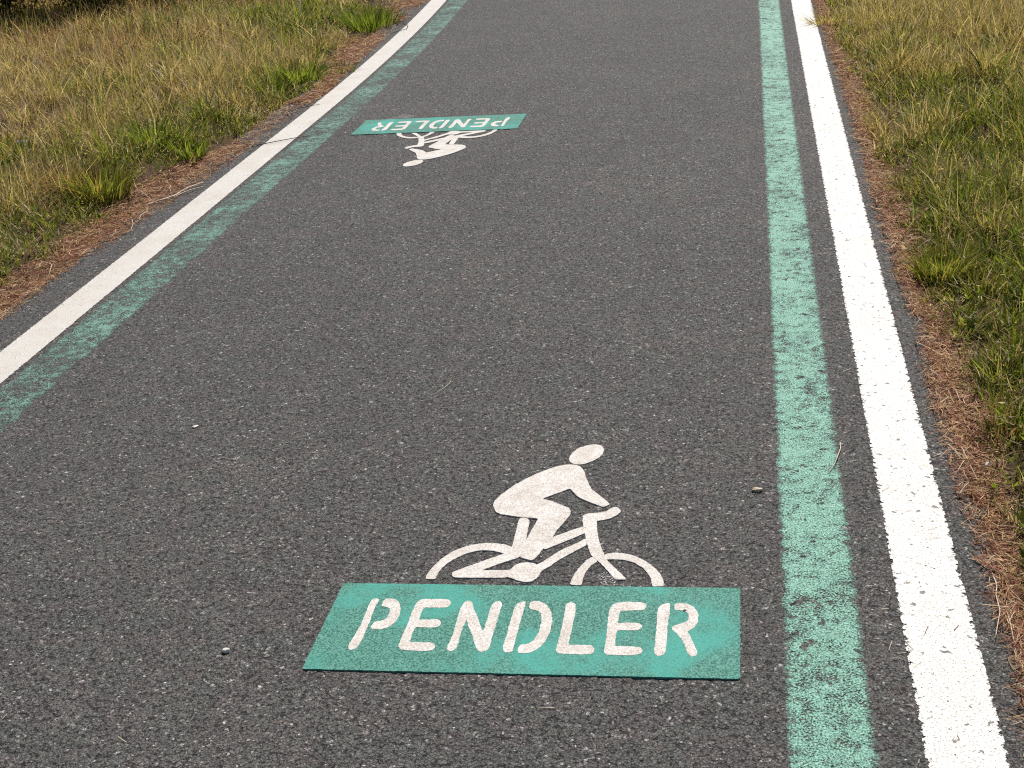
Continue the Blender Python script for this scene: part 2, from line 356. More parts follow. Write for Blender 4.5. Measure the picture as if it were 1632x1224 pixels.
def rounded(pts, it=2):
    p = np.array(pts, float)
    for _ in range(it):
        q = np.roll(p, -1, 0)
        d = np.linalg.norm(q - p, axis=1, keepdims=True)
        k = np.clip(0.25, 0, 0.5 * np.ones_like(d))
        k = np.minimum(k, 3.5 / np.maximum(d, 1e-6))            # corners are cut by 3.5 mm at most
        a, b = p + (q - p) * k, q - (q - p) * k
        p = np.stack([a, b], 1).reshape(-1, 2)
    return p

def ragged(p, amp=0.7, step=4.0, seed=0, grow=0.0):
    """resample an outline every few millimetres and roughen it a little"""
    q = np.roll(p, -1, 0); out = []
    for a, b in zip(p, q):
        n = max(1, int(np.linalg.norm(b - a) / step))
        for i in range(n): out.append(a + (b - a) * i / n)
    out = np.array(out)
    tg = np.roll(out, -1, 0) - np.roll(out, 1, 0); tg /= np.linalg.norm(tg, axis=1, keepdims=True) + 1e-9
    sgn = np.sign((out[:, 0] * np.roll(out[:, 1], -1) - np.roll(out[:, 0], -1) * out[:, 1]).sum())
    out = out + grow * sgn * np.stack([tg[:, 1], -tg[:, 0]], 1)
    nx = vnoise(out[:, 0] / 5 + seed, out[:, 1] / 5, 3) - 0.5; ny = vnoise(out[:, 0] / 5, out[:, 1] / 5 + seed, 8) - 0.5
    return out + 2 * amp * np.stack([nx, ny], 1)

def slabs(name, polys, z0, z1, mat, parent, label=None):
    bm = bmesh.new()
    for p in polys:
        area = 0.5 * sum(p[i][0] * p[(i + 1) % len(p)][1] - p[(i + 1) % len(p)][0] * p[i][1] for i in range(len(p)))
        if area < 0: p = p[::-1]
        bev = 0.0006
        top = [bm.verts.new((x / 1000, y / 1000, z1)) for x, y in p]
        mid = [bm.verts.new((x / 1000, y / 1000, z1 - bev)) for x, y in p]
        bot = [bm.verts.new((x / 1000, y / 1000, z0)) for x, y in p]
        f = bm.faces.new(top); n = len(p)
        for i in range(n):
            j = (i + 1) % n
            bm.faces.new((mid[i], mid[j], top[j], top[i])); bm.faces.new((bot[i], bot[j], mid[j], mid[i]))
    bm.normal_update()
    bmesh.ops.triangulate(bm, faces=[f for f in bm.faces if len(f.verts) > 4], quad_method='FIXED', ngon_method='EAR_CLIP')
    me = bpy.data.meshes.new(name); bm.to_mesh(me); bm.free()
    o = put(name, me, mat, parent)
    if label: o['label'] = label
    return o

def word_panel(loc, rz, label):
    root = empty('word_panel', loc, rz)
    tag(root, label, 'road marking', 'commuter panels on the path')
    box = ragged(rounded([(-460, 174), (-460, -174), (460, -174), (460, 174)], 2), 0.9, 8.0)
    slabs('panel', [box], -0.003, 0.0024, MAT['panel'], root)
    for ch, polys in LETTERS:
        slabs('letter', [ragged(rounded(p), 1.0, 4.0, 0, 1.1) for p in polys], 0.0020, 0.0030, MAT['symbol'], root, 'cream letter ' + ch)
    return root

def cyclist(loc, rz, label):
    root = empty('cyclist_symbol', loc, rz)
    tag(root, label, 'road marking', 'cyclist symbols on the path')
    def part(nm, keys, top): return slabs(nm, [ragged(rounded(SYMBOL[k]), 0.9, 5.0, 0, 0.6) for k in keys], -0.003, top, MAT['symbol'], root)
    part('head', ['head'], 0.0012)
    part('rider_body', ['rider_body'], 0.0018)
    part('bicycle_frame', ['frame_rear', 'top_tube'], 0.0014)
    part('fork', ['fork'], 0.0016)
    part('rear_wheel', ['rear_wheel'], 0.0011)
    part('front_wheel', ['front_wheel_left', 'front_wheel_right'], 0.0010)
    return root

N0, NA = (-0.4948, 2.5998, 0.0), math.radians(0.2)
F0, FA = (-1.6912, 7.5644, 0.0), math.radians(179.5)
word_panel(N0, NA, 'teal PENDLER panel that reads upright, below the complete cyclist symbol')
word_panel(F0, FA, 'teal PENDLER panel lying upside down, covering the wheels of a cyclist symbol')
cyclist(N0, NA, 'complete cream cyclist symbol above the upright teal panel')
def local(o, a, x, y): return (o[0] + x * math.cos(a) - y * math.sin(a), o[1] + x * math.sin(a) + y * math.cos(a), 0)
cyclist(local(F0, FA, -0.086, -0.022), FA, 'upside-down cream cyclist symbol with wheels half hidden under a teal panel')

def residue(pts, label):
    p = ragged(rounded([(x * 1000, y * 1000) for x, y in pts]), 3.0, 5.0)
    bm = bmesh.new(); bm.faces.new([bm.verts.new((x / 1000, y / 1000, 0.0006)) for x, y in p]); me = bpy.data.meshes.new('paint_remnant'); bm.to_mesh(me); bm.free()
    tag(put('paint_remnant', me, MAT['residue']), label, 'paint mark')
residue([(-0.365, 2.823), (-0.341, 2.842), (-0.313, 2.815), (-0.310, 2.782), (-0.345, 2.779)], 'sparkling scuffed white paint remnant inside the front wheel of the cyclist')
residue([(-2.05, 7.752), (-1.985, 7.80), (-1.96, 7.90), (-1.93, 7.83), (-1.865, 7.83), (-1.90, 7.765)], 'faint white paint remnant beyond the upside-down teal panel')

# ------------------------------------------------------------------ vegetation
def surf(x, y):
    x = np.asarray(x, float); y = np.asarray(y, float)
    on = (x > PX0 + left_off(y)) & (x < PX1)
    return np.where(on, 0.0, ground_h(x, y))

def blade_arrays(x, y, z, h, w, az, lean, curl, col, tip=1.0):
    n = len(x)
    d = np.stack([np.cos(az), np.sin(az), 0 * az], 1)
    sa = az + np.pi / 2 + rng.uniform(-0.9, 0.9, n); s = np.stack([np.cos(sa), np.sin(sa), 0 * sa], 1)
    B = np.stack([x, y, z], 1); V = np.empty((n, 5, 3)); C = np.empty((n, 5, 3))
    def at(t):
        o = (lean * t + curl * t * t) * h
        zz = h * (t - 0.30 * np.abs(curl) * t * t)
        return B + d * o[:, None] + np.array([0, 0, 1.0]) * zz[:, None]
    V[:, 0] = B - s * (w * 0.5)[:, None]; V[:, 1] = B + s * (w * 0.5)[:, None]
    m = at(0.55); V[:, 2] = m - s * (w * 0.42)[:, None]; V[:, 3] = m + s * (w * 0.42)[:, None]
    V[:, 4] = at(1.0)
    C[:] = col[:, None, :]; C[:, 4] *= tip
    F = (np.arange(n) * 5)[:, None, None] + np.array([[0, 1, 2], [1, 3, 2], [2, 3, 4]])[None]
    return V.reshape(-1, 3), F.reshape(-1, 3), C.reshape(-1, 3)

def join(parts):
    V, F, C, k = [], [], [], 0
    for v, f, c in parts:
        V.append(v); F.append(f + k); C.append(c); k += len(v)
    return np.concatenate(V), np.concatenate(F), np.concatenate(C)

PAL = dict(green=((0.090, 0.135, 0.016), (0.29, 0.35, 0.055)), olive=((0.17, 0.15, 0.032), (0.43, 0.355, 0.11)),
           gold=((0.33, 0.24, 0.115), (0.74, 0.58, 0.35)), rust=((0.18, 0.080, 0.045), (0.38, 0.20, 0.125)),
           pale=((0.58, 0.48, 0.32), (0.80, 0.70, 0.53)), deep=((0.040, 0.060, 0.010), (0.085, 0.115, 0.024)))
def pal(name, n):
    a, b = (np.array(c) for c in PAL[name]); t = rng.random((n, 1))
    return (a + (b - a) * t) * rng.uniform(0.85, 1.15, (n, 1))

GLY = [0, 5.0, 5.67, 6.17, 6.34, 6.72, 7.10, 7.55, 8.1, 8.6, 9.1, 9.7, 10.6, 12.5, 30]
GLX = [2.95, 2.98, 3.00, 3.03, 3.00, 2.96, 2.90, 2.74, 2.80, 2.66, 2.74, 2.92, 2.98, 3.10, 3.4]
GRY = [0, 2.4, 2.9, 3.2, 3.7, 3.95, 4.3, 4.7, 5.0, 5.9, 6.9, 7.9, 9.0, 9.7, 10.2, 10.6, 11.3, 30]
GRX = [0.68, 0.63, 0.58, 0.575, 0.605, 0.59, 0.605, 0.60, 0.575, 0.60, 0.575, 0.585, 0.575, 0.56, 0.47, 0.50, 0.53, 0.56]

def tussock(x, y, cell, s):
    gx_, gy_ = x / cell, y / cell; ix, iy = np.floor(gx_), np.floor(gy_)
    best = np.full(x.shape, 9.0); vx = np.zeros(x.shape); vy = np.zeros(x.shape); rid = np.zeros(x.shape)
    for dx in (-1, 0, 1):
        for dy in (-1, 0, 1):
            cx, cy = ix + dx, iy + dy
            ax, ay = gx_ - cx - hsh(cx, cy, s), gy_ - cy - hsh(cx, cy, s + 9); d = ax * ax + ay * ay
            m = d < best; best = np.where(m, d, best); vx = np.where(m, ax, vx); vy = np.where(m, ay, vy); rid = np.where(m, hsh(cx, cy, s + 4), rid)
    return np.sqrt(best), np.arctan2(vy, vx), rid

def verge_grass(side):
    if side < 0:
        n = 760000; x = -2.6 - 7.0 * rng.random(n) ** 1.25; y = rng.uniform(3.2, 16.5, n)
        e = -np.interp(y, GLY, GLX) - x
    else:
        n = 560000; x = 0.45 + 3.2 * rng.random(n) ** 1.5; y = 1.6 + 13.4 * rng.random(n) ** 1.15
        e = x - np.interp(y, GRY, GRX)
    e = e + (fbm(x * 7, y * 7, 41) - 0.44) * 0.20
    clump = fbm(x * 5.5, y * 5.5, 61)
    keep = (e > 0) & (rng.random(n) < np.clip(0.35 + e * 4, 0, 1)) & (rng.random(n) < np.clip((0.12 if side < 0 else 0.30) + 2.6 * (clump - 0.27), 0.08, 1))
    td, ta, tr = tussock(x + 0.03 * vnoise(x * 9, y * 9, 3), y, 0.12, 71)
    keep &= rng.random(n) < np.clip(1.25 - 1.3 * td, 0.12, 1) * (0.55 + 0.45 * tr)
    # thinner with distance from the lens and off to the sides
    far = np.clip(1.25 - np.hypot(x + 1.5, y) / 26, 0.45, 1)
    out = np.clip((-2.0 - 0.62 * (y - 2.0) - x) if side < 0 else (x - 0.9 - 0.17 * (y - 2.0)), 0, 9)
    keep &= rng.random(n) < far * np.where(out > 0, np.clip(0.55 - 0.12 * out, 0.1, 1), 1)
    x, y, e, clump, td, ta, tr = (q[keep] for q in (x, y, e, clump, td, ta, tr)); n = len(x)
    p1 = fbm(x * 0.85 + 3, y * 0.85, 21); p2 = fbm(x * 2.3, y * 2.3 + 5, 23); p3 = fbm(x * 0.7, y * 0.7 + 9, 25)
    if side < 0:
        dry = 0.16 + 2.6 * (p1 - 0.45) + 2.8 * (p2 - 0.45) + 0.22 * np.clip(e - 0.35, 0, 1.2) - 0.65 * np.clip(0.8 - e, 0, 0.8) - 0.25 * np.clip(6.6 - y, 0, 2)
        rust = np.clip((p3 - 0.46) * 2.2, 0, 0.55) * np.clip(e - 0.6, 0, 1) + 0.25 * np.clip((-4.6 - x), 0, 1) * np.clip(y - 9.5, 0, 1)
    else:
        dry = 0.20 + 2.2 * (p1 - 0.45) + 2.6 * (p2 - 0.45) - 0.5 * np.clip(0.35 - e, 0, 0.35) + 0.05 * (y - 6) - 0.07 * np.clip(7 - y, 0, 4)
        rust = np.clip((p3 - 0.48) * 1.6, 0, 0.4)
    dry = dry + 0.5 * (tr - 0.5)
    r = rng.random(n); kind = np.zeros(n, int)                                   # 0 green 1 olive 2 gold 3 rust 4 deep 5 pale
    kind[r < 0.30] = 1; kind[(r > 0.30) & (r < 0.50)] = 4
    isdry = rng.random(n) < np.clip(dry, 0.05, 0.92); kind[isdry] = 2
    kind[isdry & (rng.random(n) < 0.30)] = 1
    kind[rng.random(n) < rust * np.clip(dry + 0.4, 0, 1)] = 3
    kind[rng.random(n) < 0.05] = 5
    col = np.empty((n, 3))
    for k, nm in enumerate(('green', 'olive', 'gold', 'rust', 'deep', 'pale')):
        m = kind == k; col[m] = pal(nm, m.sum())
    if side > 0: col *= np.array([0.92, 0.95, 0.85])
    tall = 0.25 + 1.55 * np.clip(clump, 0, 1)
    h = rng.gamma(5.0, 0.2, n) * np.where(kind == 2, 0.078, 0.066) * tall * np.clip(0.4 + e * 2.2, 0.4, 1.15)
    h = np.clip(h * np.clip(1.35 - 0.75 * td, 0.5, 1.3) * (0.7 + 0.6 * tr), 0.018, 0.28)
    w = rng.gamma(4, 0.0010, n).clip(0.0018, 0.009) * np.clip(0.55 + np.hypot(x, y) / 12, 0.7, 1.5); w[kind == 2] *= 0.75
    az = ta + rng.normal(0, 0.8, n)
    parts = [blade_arrays(x, y, ground_h(x, y) - 0.004, h, w, az, rng.gamma(2.0, 0.13, n) + 0.55 * np.clip(td, 0, 0.9), rng.normal(0.35, 0.35, n), col, 1.15)]
    # thin flowering stems
    ns = 5200 if side < 0 else 2600
    q = rng.integers(0, n, ns * 2); q = q[(isdry[q]) & (e[q] > 0.12)][:ns]; m = len(q)
    hs = rng.uniform(0.16, 0.36, m); zs = ground_h(x[q], y[q]) - 0.004
    parts.append(blade_arrays(x[q], y[q], zs, hs, np.full(m, 0.0021), rng.uniform(0, 6.28, m), rng.uniform(0.0, 0.28, m), rng.uniform(0, 0.35, m), pal('gold', m)))
    # broad-leaved weeds close to the edge
    nw = 9000 if side < 0 else 4200
    q = rng.integers(0, n, nw * 3); q = q[(p2[q] < 0.47) & (e[q] < 1.6)][:nw]; m = len(q)
    jx, jy = x[q] + rng.normal(0, 0.01, m), y[q] + rng.normal(0, 0.01, m)
    parts.append(blade_arrays(jx, jy, ground_h(jx, jy) + rng.uniform(0.0, 0.03, m), rng.uniform(0.015, 0.045, m), rng.uniform(0.006, 0.013, m), rng.uniform(0, 6.28, m), rng.uniform(0.3, 1.4, m), rng.uniform(-0.2, 0.5, m), pal('green', m) * rng.uniform(0.6, 1.1, (m, 1)), 0.9))
    # seed heads, husks and leaf scraps caught in the stand
    ns = 52000 if side < 0 else 22000
    q = rng.integers(0, n, ns); m = len(q); o3 = rng.normal(0, 1, (m, 3)); o3 /= np.linalg.norm(o3, axis=1, keepdims=True)
    w3 = np.cross(o3, rng.normal(0, 1, (m, 3))); w3 /= np.linalg.norm(w3, axis=1, keepdims=True) + 1e-9
    P = np.stack([x[q] + rng.normal(0, 0.02, m), y[q] + rng.normal(0, 0.02, m), ground_h(x[q], y[q]) + h[q] * rng.uniform(0.3, 1.05, m)], 1)
    L = rng.uniform(0.004, 0.013, m)[:, None]; wd = rng.uniform(0.0012, 0.0032, m)[:, None]
    cc = pal('gold', m); mk = rng.random(m) < 0.35; cc[mk] = pal('pale', mk.sum()); mk = rng.random(m) < 0.3; cc[mk] = pal('green', mk.sum())
    V = np.stack([P - o3 * L, P + w3 * wd, P + o3 * L, P - w3 * wd], 1).reshape(-1, 3)
    F = (np.arange(m) * 4)[:, None, None] + np.array([[0, 1, 2], [0, 2, 3]])[None]
    parts.append((V, F.reshape(-1, 3), np.repeat(cc, 4, 0)))
    # matted dead blades lying among the stems
    nm_ = 40000 if side < 0 else 16000
    q = rng.integers(0, n, nm_); m = len(q)
    L = rng.uniform(0.03, 0.11, m); lift = rng.uniform(0.0, 0.07, m)
    cc = pal('gold', m); mk = rng.random(m) < 0.3; cc[mk] = pal('rust', mk.sum()); mk = rng.random(m) < 0.12; cc[mk] = pal('pale', mk.sum())
    parts.append(blade_arrays(x[q], y[q], ground_h(x[q], y[q]) + lift, L * 0.35, np.full(m, 0.0026), rng.uniform(0, 6.28, m), rng.uniform(0.9, 2.4, m), rng.normal(0, 0.5, m), cc))
    return join(parts)

for side, lab in ((-1, 'golden dry and green grass growing left of the path'), (1, 'olive green rough grass growing right of the path')):
    v, f, c = verge_grass(side)
    tag(put('grass', np_mesh('grass', v, f, c), MAT['blade']), 'golden, green and rust coloured rough grass beyond the cream edge line' if side < 0 else 'olive green rough grass beyond the bright white edge line', 'grass', kind='stuff')

def litter(side):
    n = 42000 if side < 0 else 36000
    y = (3.6 + 11.5 * rng.random(n)) if side < 0 else 1.7 + 11.5 * rng.random(n) ** 1.5
    if side < 0:
        inn = np.interp(y, [0, 4.5, 5.2, 5.9, 6.5, 7.2, 8.6, 11.9, 30], [2.74, 2.745, 2.75, 2.70, 2.665, 2.64, 2.62, 2.76, 3.0])
        out = np.interp(y, GLY, GLX) + 0.05
        x = -(inn + (out - inn) * rng.beta(1.5, 1.3, n)) ; e = -x - inn
    else:
        inn = np.interp(y, [0, 2.4, 2.9, 3.8, 4.3, 5.6, 7.4, 8.6, 11, 30], [0.50, 0.497, 0.49, 0.487, 0.505, 0.482, 0.498, 0.478, 0.47, 0.5])
        out = np.interp(y, GRY, GRX) + 0.05
        x = inn + (out - inn) * rng.beta(1.4, 1.3, n); e = x - inn
    strip = vnoise(y * 2.1, y * 0 + side, 15)
    thin = np.where((y > 6.8) & (side < 0), np.clip((strip - 0.28) * 3.0, 0.10, 1), np.clip(0.35 + strip, 0.3, 1))
    inner_noise = (fbm(x * 9, y * 9, 91) - 0.47) * 0.09
    keep = (rng.random(n) < thin) & (e + inner_noise > 0.0) | (rng.random(n) < 0.07)
    x, y = x[keep], y[keep]; n = len(x)
    z = surf(x, y) + rng.random(n) ** 2 * 0.014 + 0.001
    L = rng.gamma(4, 0.011, n).clip(0.012, 0.11); az = rng.uniform(0, 2 * np.pi, n)
    w = rng.uniform(0.0010, 0.0021, n) * np.clip(0.55 + y / 10, 0.8, 1.6)
    rr = rng.random(n); col = pal('rust', n)
    col *= np.array([1.22, 1.10, 1.16])
    m = rr < 0.30; col[m] = pal('gold', m.sum()) * np.array([0.95, 0.85, 0.8]); m = (rr > 0.30) & (rr < 0.42); col[m] = pal('pale', m.sum()) * np.array([1, 0.82, 0.74])
    m = rr > 0.82; col[m] *= 0.45
    d = np.stack([np.cos(az), np.sin(az), rng.normal(0, 0.10, n)], 1); s = np.stack([-np.sin(az), np.cos(az), rng.normal(0, 0.5, n)], 1)
    B = np.stack([x, y, z], 1); bend = (rng.normal(0, 0.16, n) * L)[:, None]
    V = np.empty((n, 6, 3)); hw = (w * 0.5)[:, None]
    a, b = B - d * (L * 0.5)[:, None], B + d * (L * 0.5)[:, None]; m_ = B + s * np.array([1, 1, 0]) * bend + np.array([0, 0, 0.002])
    for k, c_ in enumerate((a, m_, b)):
        V[:, 2 * k] = c_ - s * hw; V[:, 2 * k + 1] = c_ + s * hw
    V[:, :, 2] = np.maximum(V[:, :, 2], surf(V[:, :, 0], V[:, :, 1]) + 0.0006)
    F = (np.arange(n) * 6)[:, None, None] + np.array([[0, 1, 3], [0, 3, 2], [2, 3, 5], [2, 5, 4]])[None]
    return V.reshape(-1, 3), F.reshape(-1, 3), np.repeat(col, 6, 0)

for side, lab in ((-1, 'reddish brown needles and dry stalks matted beside the cream edge line'), (1, 'reddish brown needles and dry stalks matted beside the bright white edge line')):
    v, f, c = litter(side)
    tag(put('dry_litter', np_mesh('dry_litter', v, f, c), MAT['dry']), lab, 'litter', kind='stuff')

# stray needles and chaff scattered over the asphalt and the paint
n = 480
x = np.where(rng.random(n) < 0.75, np.where(rng.random(n) < 0.6, rng.uniform(0.25, 0.52, n), rng.uniform(-2.75, -2.4, n)), rng.uniform(-2.4, 0.3, n)); y = 2.0 + 9 * rng.random(n) ** 1.4
L = rng.uniform(0.008, 0.035, n); az = rng.uniform(0, 6.28, n)
d = np.stack([np.cos(az), np.sin(az), 0 * az], 1); s = np.stack([-np.sin(az), np.cos(az), 0 * az], 1) * 0.0006
B = np.stack([x, y, np.full(n, 0.0022)], 1)
V = np.stack([B - d * L[:, None] / 2 - s, B - d * L[:, None] / 2 + s, B + d * L[:, None] / 2 + s, B + d * L[:, None] / 2 - s], 1)
F = np.arange(n * 4).reshape(-1, 4); cc = pal('rust', n) * 0.8; mk = rng.random(n) < 0.3; cc[mk] = pal('pale', mk.sum())
tag(put('stray_needles', np_mesh('stray_needles', V.reshape(-1, 3), F, np.repeat(cc, 4, 0)), MAT['dry']), 'fine stray needles and chaff scattered over asphalt and paint', 'needles', kind='stuff')

# tufts that stand out of the grass
def tuft(x, y, n, h, w, spread, names, label, lean=0.6):
    r = spread * np.sqrt(rng.random(n)); a = rng.uniform(0, 6.28, n)
    bx, by = r * np.cos(a), r * np.sin(a)
    col = np.concatenate([pal(nm, int(math.ceil(n * k))) for nm, k in names])[:n]; rng.shuffle(col)
    z0 = float(ground_h(np.array([x]), np.array([y]))[0])
    az = a + rng.normal(0, 0.5, n)
    v, f, c = blade_arrays(bx, by, ground_h(bx + x, by + y) - z0 - 0.006, rng.uniform(0.55, 1.1, n) * h, rng.uniform(0.7, 1.2, n) * w, az,
                           rng.uniform(0.05, lean, n) * (0.3 + r / spread), rng.uniform(0.0, 0.7, n), col, 1.15)
    o = put('grass_tuft', np_mesh('grass_tuft', v, f, c), MAT['blade']); o.location = (x, y, z0)
    return tag(o, label, 'plant', 'tufts in the verges')
tuft(-3.20, 7.20, 150, 0.19, 0.010, 0.11, [('green', 1.0)], 'bright green broad-bladed tuft, the larger of two beside each other above the long dead branch')
tuft(-2.99, 7.13, 110, 0.13, 0.009, 0.09, [('green', 1.0)], 'bright green broad-bladed tuft, the smaller of two beside each other above the long dead branch')
tuft(-2.93, 9.00, 170, 0.20, 0.011, 0.13, [('green', 1.0)], 'bright green broad-bladed tuft farther along the cream edge line, near a low leafy patch')
tuft(-3.13, 6.33, 420, 0.20, 0.0055, 0.13, [('olive', 0.5), ('green', 0.3), ('deep', 0.2)], 'dense rounded grass tuft with a dark shaded hollow at the litter edge', 0.5)  # deep blades put the shade of the hollow into the colour
tuft(-3.33, 6.36, 260, 0.24, 0.0035, 0.13, [('rust', 0.6), ('gold', 0.4)], 'rust brown stand of thin dry stems next to the dense rounded tuft', 0.3)
tuft(-2.80, 9.30, 260, 0.10, 0.008, 0.16, [('green', 0.6), ('deep', 0.4)], 'low dark leafy patch pressing against the cream edge line', 0.9)
tuft(0.69, 3.68, 34, 0.15, 0.006, 0.05, [('green', 0.5), ('olive', 0.5)], 'small yellow-green tuft of stiff upright blades beside the brown litter', 0.4)
tuft(0.66, 4.92, 420, 0.13, 0.0040, 0.09, [('olive', 0.5), ('green', 0.5)], 'upright fine olive tuft overhanging the litter beyond the bright white line', 0.5)
tuft(0.54, 10.25, 300, 0.13, 0.006, 0.10, [('gold', 0.4), ('olive', 0.6)], 'tan and olive tuft that spills onto the bright white edge line', 1.0)
tuft(-2.98, 11.2, 380, 0.22, 0.007, 0.20, [('green', 0.9), ('deep', 0.1)], 'tall fresh green tuft at the curled dark twig', 0.5)

# bushes at the far end of the verge, three of them added for shade
def tube(pts, r0, r1, sides=6):
    P = np.array(pts, float); n = len(P); T = np.gradient(P, axis=0); T /= np.linalg.norm(T, axis=1, keepdims=True)
    up = np.array([0.3, 0.2, 0.93]); A = np.cross(T, up); A /= np.linalg.norm(A, axis=1, keepdims=True) + 1e-9; Bn = np.cross(A, T)
    R = np.linspace(r0, r1, n); V = []
    for k in range(sides):
        t_ = 2 * math.pi * k / sides
        V.append(P + (A * math.cos(t_) + Bn * math.sin(t_)) * R[:, None])
    V = np.stack(V, 1).reshape(-1, 3); F = []
    for i in range(n - 1):
        for k in range(sides):
            j = (k + 1) % sides; F.append((i * sides + k, i * sides + j, (i + 1) * sides + j, (i + 1) * sides + k))
    V = np.concatenate([V, P[:1], P[-1:]]); b, e = len(V) - 2, len(V) - 1
    for k in range(sides):
        j = (k + 1) % sides; F.append((j, k, b, b)); F.append(((n - 1) * sides + k, (n - 1) * sides + j, e, e))
    return V, F
def tube_mesh(name, chains, r0, r1, sides=6):
    me = bpy.data.meshes.new(name); V, F, k = [], [], 0
    for c in chains:
        v, f = tube(c, r0, r1, sides); V += v.tolist(); F += [tuple(dict.fromkeys(i + k for i in q)) for q in f]; k += len(v)
    me.from_pydata(V, [], F); me.update(); return me

def bush(x, y, rad, hgt, n, label, cols=(('deep', 0.5), ('olive', 0.25), ('rust', 0.25))):
    z0 = float(ground_h(np.array([x]), np.array([y]))[0]) - 0.02
    root = empty('bush', (x, y, z0)); tag(root, label, 'bush', 'bushes at the end of the verge')
    chains = []
    for k in range(9):
        a = rng.uniform(0, 6.28); rr = rad * rng.uniform(0.3, 0.8)
        chains.append([(0.05 * math.cos(a), 0.05 * math.sin(a), 0), (0.4 * rr * math.cos(a), 0.4 * rr * math.sin(a), hgt * 0.4), (rr * math.cos(a + .2), rr * math.sin(a + .2), hgt * rng.uniform(0.6, 0.95))])
    put('stem', tube_mesh('stem', chains, 0.014, 0.004), MAT['bark'], root)
    nc = 46; cen = rng.normal(0, 0.45, (nc, 3)); cen = cen / np.maximum(1, np.linalg.norm(cen, axis=1, keepdims=True))
    cen = cen * np.array([rad * 0.85, rad * 0.85, hgt * 0.48]) + np.array([0, 0, hgt * 0.5])
    P = cen[rng.integers(0, nc, n)] + rng.normal(0, 0.085, (n, 3)); P[:, 2] = np.abs(P[:, 2])
    u = rng.normal(0, 1, (n, 3)); u /= np.linalg.norm(u, axis=1, keepdims=True); w_ = np.cross(u, rng.normal(0, 1, (n, 3))); w_ /= np.linalg.norm(w_, axis=1, keepdims=True)
    L = rng.uniform(0.014, 0.030, n)[:, None]
    V = np.stack([P - u * L, P + w_ * L * 0.45, P + u * L, P - w_ * L * 0.45], 1).reshape(-1, 3)
    col = np.concatenate([pal(nm, int(math.ceil(n * k))) for nm, k in cols])[:n]; rng.shuffle(col)
    put('crown', np_mesh('crown', V, np.arange(n * 4).reshape(-1, 4), np.repeat(col, 4, 0)), MAT['leaf'], root)
bush(-6.60, 12.10, 0.68, 1.30, 10000, 'tallest dark bush added to shade the corner beyond the golden grass')  # these three are added, sized so their shadow darkens the corner
bush(-5.85, 12.60, 0.58, 1.10, 8000, 'dark bush added for shade between the tallest bush and the low rounded one')
bush(-5.10, 13.05, 0.45, 0.75, 5500, 'low rounded dark bush added for shade closest to the cream edge line')
bush(1.95, 11.2, 0.32, 0.42, 4000, 'small dark bush in the olive grass beyond the bright white line', (('deep', 0.5), ('olive', 0.5)))

# ------------------------------------------------------------------ stalks, twigs, stones and litter lying about
def stalk(pts, r, mat, name, label, group=None, lift=0.004, cat='stalk', bow=0.004):
    P = np.array(pts, float); t = np.concatenate([[0], np.cumsum(np.linalg.norm(np.diff(P, axis=0), axis=1))]); tt = np.linspace(0, t[-1], 4 * len(P))
    xx, yy = np.interp(tt, t, P[:, 0]), np.interp(tt, t, P[:, 1])
    k = tt / t[-1]; ss = surf(xx, yy)
    zz = np.maximum(np.interp(k, [0, 1], [ss[0], ss[-1]]), ss) + r + lift + bow * np.sin(k * math.pi)
    q = np.stack([xx, yy, zz], 1); o = q[0].copy(); o[2] -= r + lift
    ob = put(name, tube_mesh(name, [q - o], r, r * 0.6), mat, smooth=True); ob.location = o
    return tag(ob, label, cat, group)
GR = 'pale straws in the litter'
SR = [([(0.51, 4.006), (0.551, 3.887), (0.56, 3.822)], 'long curved pale straw running from the asphalt edge towards the stiff yellow-green tuft'),
      ([(0.574, 3.941), (0.578, 3.828)], 'straight pale straw whose end touches the long curved straw near the yellow-green tuft'),
      ([(0.501, 3.495), (0.529, 3.377)], 'pale straw meeting a shorter straw tip to tip below the white butt'),
      ([(0.535, 3.409), (0.502, 3.328)], 'short pale straw slanting back to the asphalt below the white cigarette butt'),
      ([(0.53, 3.481), (0.558, 3.336)], 'stout pale straw closest to the white cigarette butt'),
      ([(0.562, 4.092), (0.584, 4.035)], 'short pale straw at the grass edge above the long curved straw'),
      ([(0.524, 3.276), (0.492, 3.21)], 'short pale straw alone between the white butt and the orange butt'),
      ([(0.567, 3.115), (0.624, 3.088)], 'thin pale straw reaching into the grass above the orange butt'),
      ([(0.521, 2.682), (0.52, 2.644), (0.517, 2.569)], 'pale straw lying alongside the long kinked straw and crossed by a short one'),
      ([(0.538, 2.683), (0.516, 2.634)], 'short thick pale straw laid across another straw beside the long kinked one')]
for p, lab in SR: stalk(p, 0.0013, MAT['straw'], 'straw', lab, GR, 0.010)
stalk([(0.539, 2.922), (0.525, 2.908), (0.509, 2.88)], 0.0014, MAT['straw'], 'straw', 'short bent pale straw pointing at the orange cigarette butt', GR, 0.008)
stalk([(0.515, 2.84), (0.517, 2.79), (0.508, 2.743), (0.507, 2.681), (0.483, 2.584)], 0.0016, MAT['straw'], 'straw', 'long kinked pale straw lying along the edge of the asphalt below the orange butt', GR, 0.008)
GL = 'dead stalks along the cream line'
stalk([(-2.809, 6.063), (-2.788, 6.107), (-2.758, 6.156), (-2.712, 6.225), (-2.701, 6.36), (-2.659, 6.477)], 0.0042, MAT['straw'], 'dead_branch', 'long pale dead branch lying along the asphalt edge by the cream line', GL, 0.004, 'branch')
stalk([(-2.713, 6.225), (-2.679, 6.319), (-2.631, 6.402)], 0.0024, MAT['straw'], 'dead_branch', 'thin pale fork splitting off the long dead branch', GL, 0.004, 'branch')
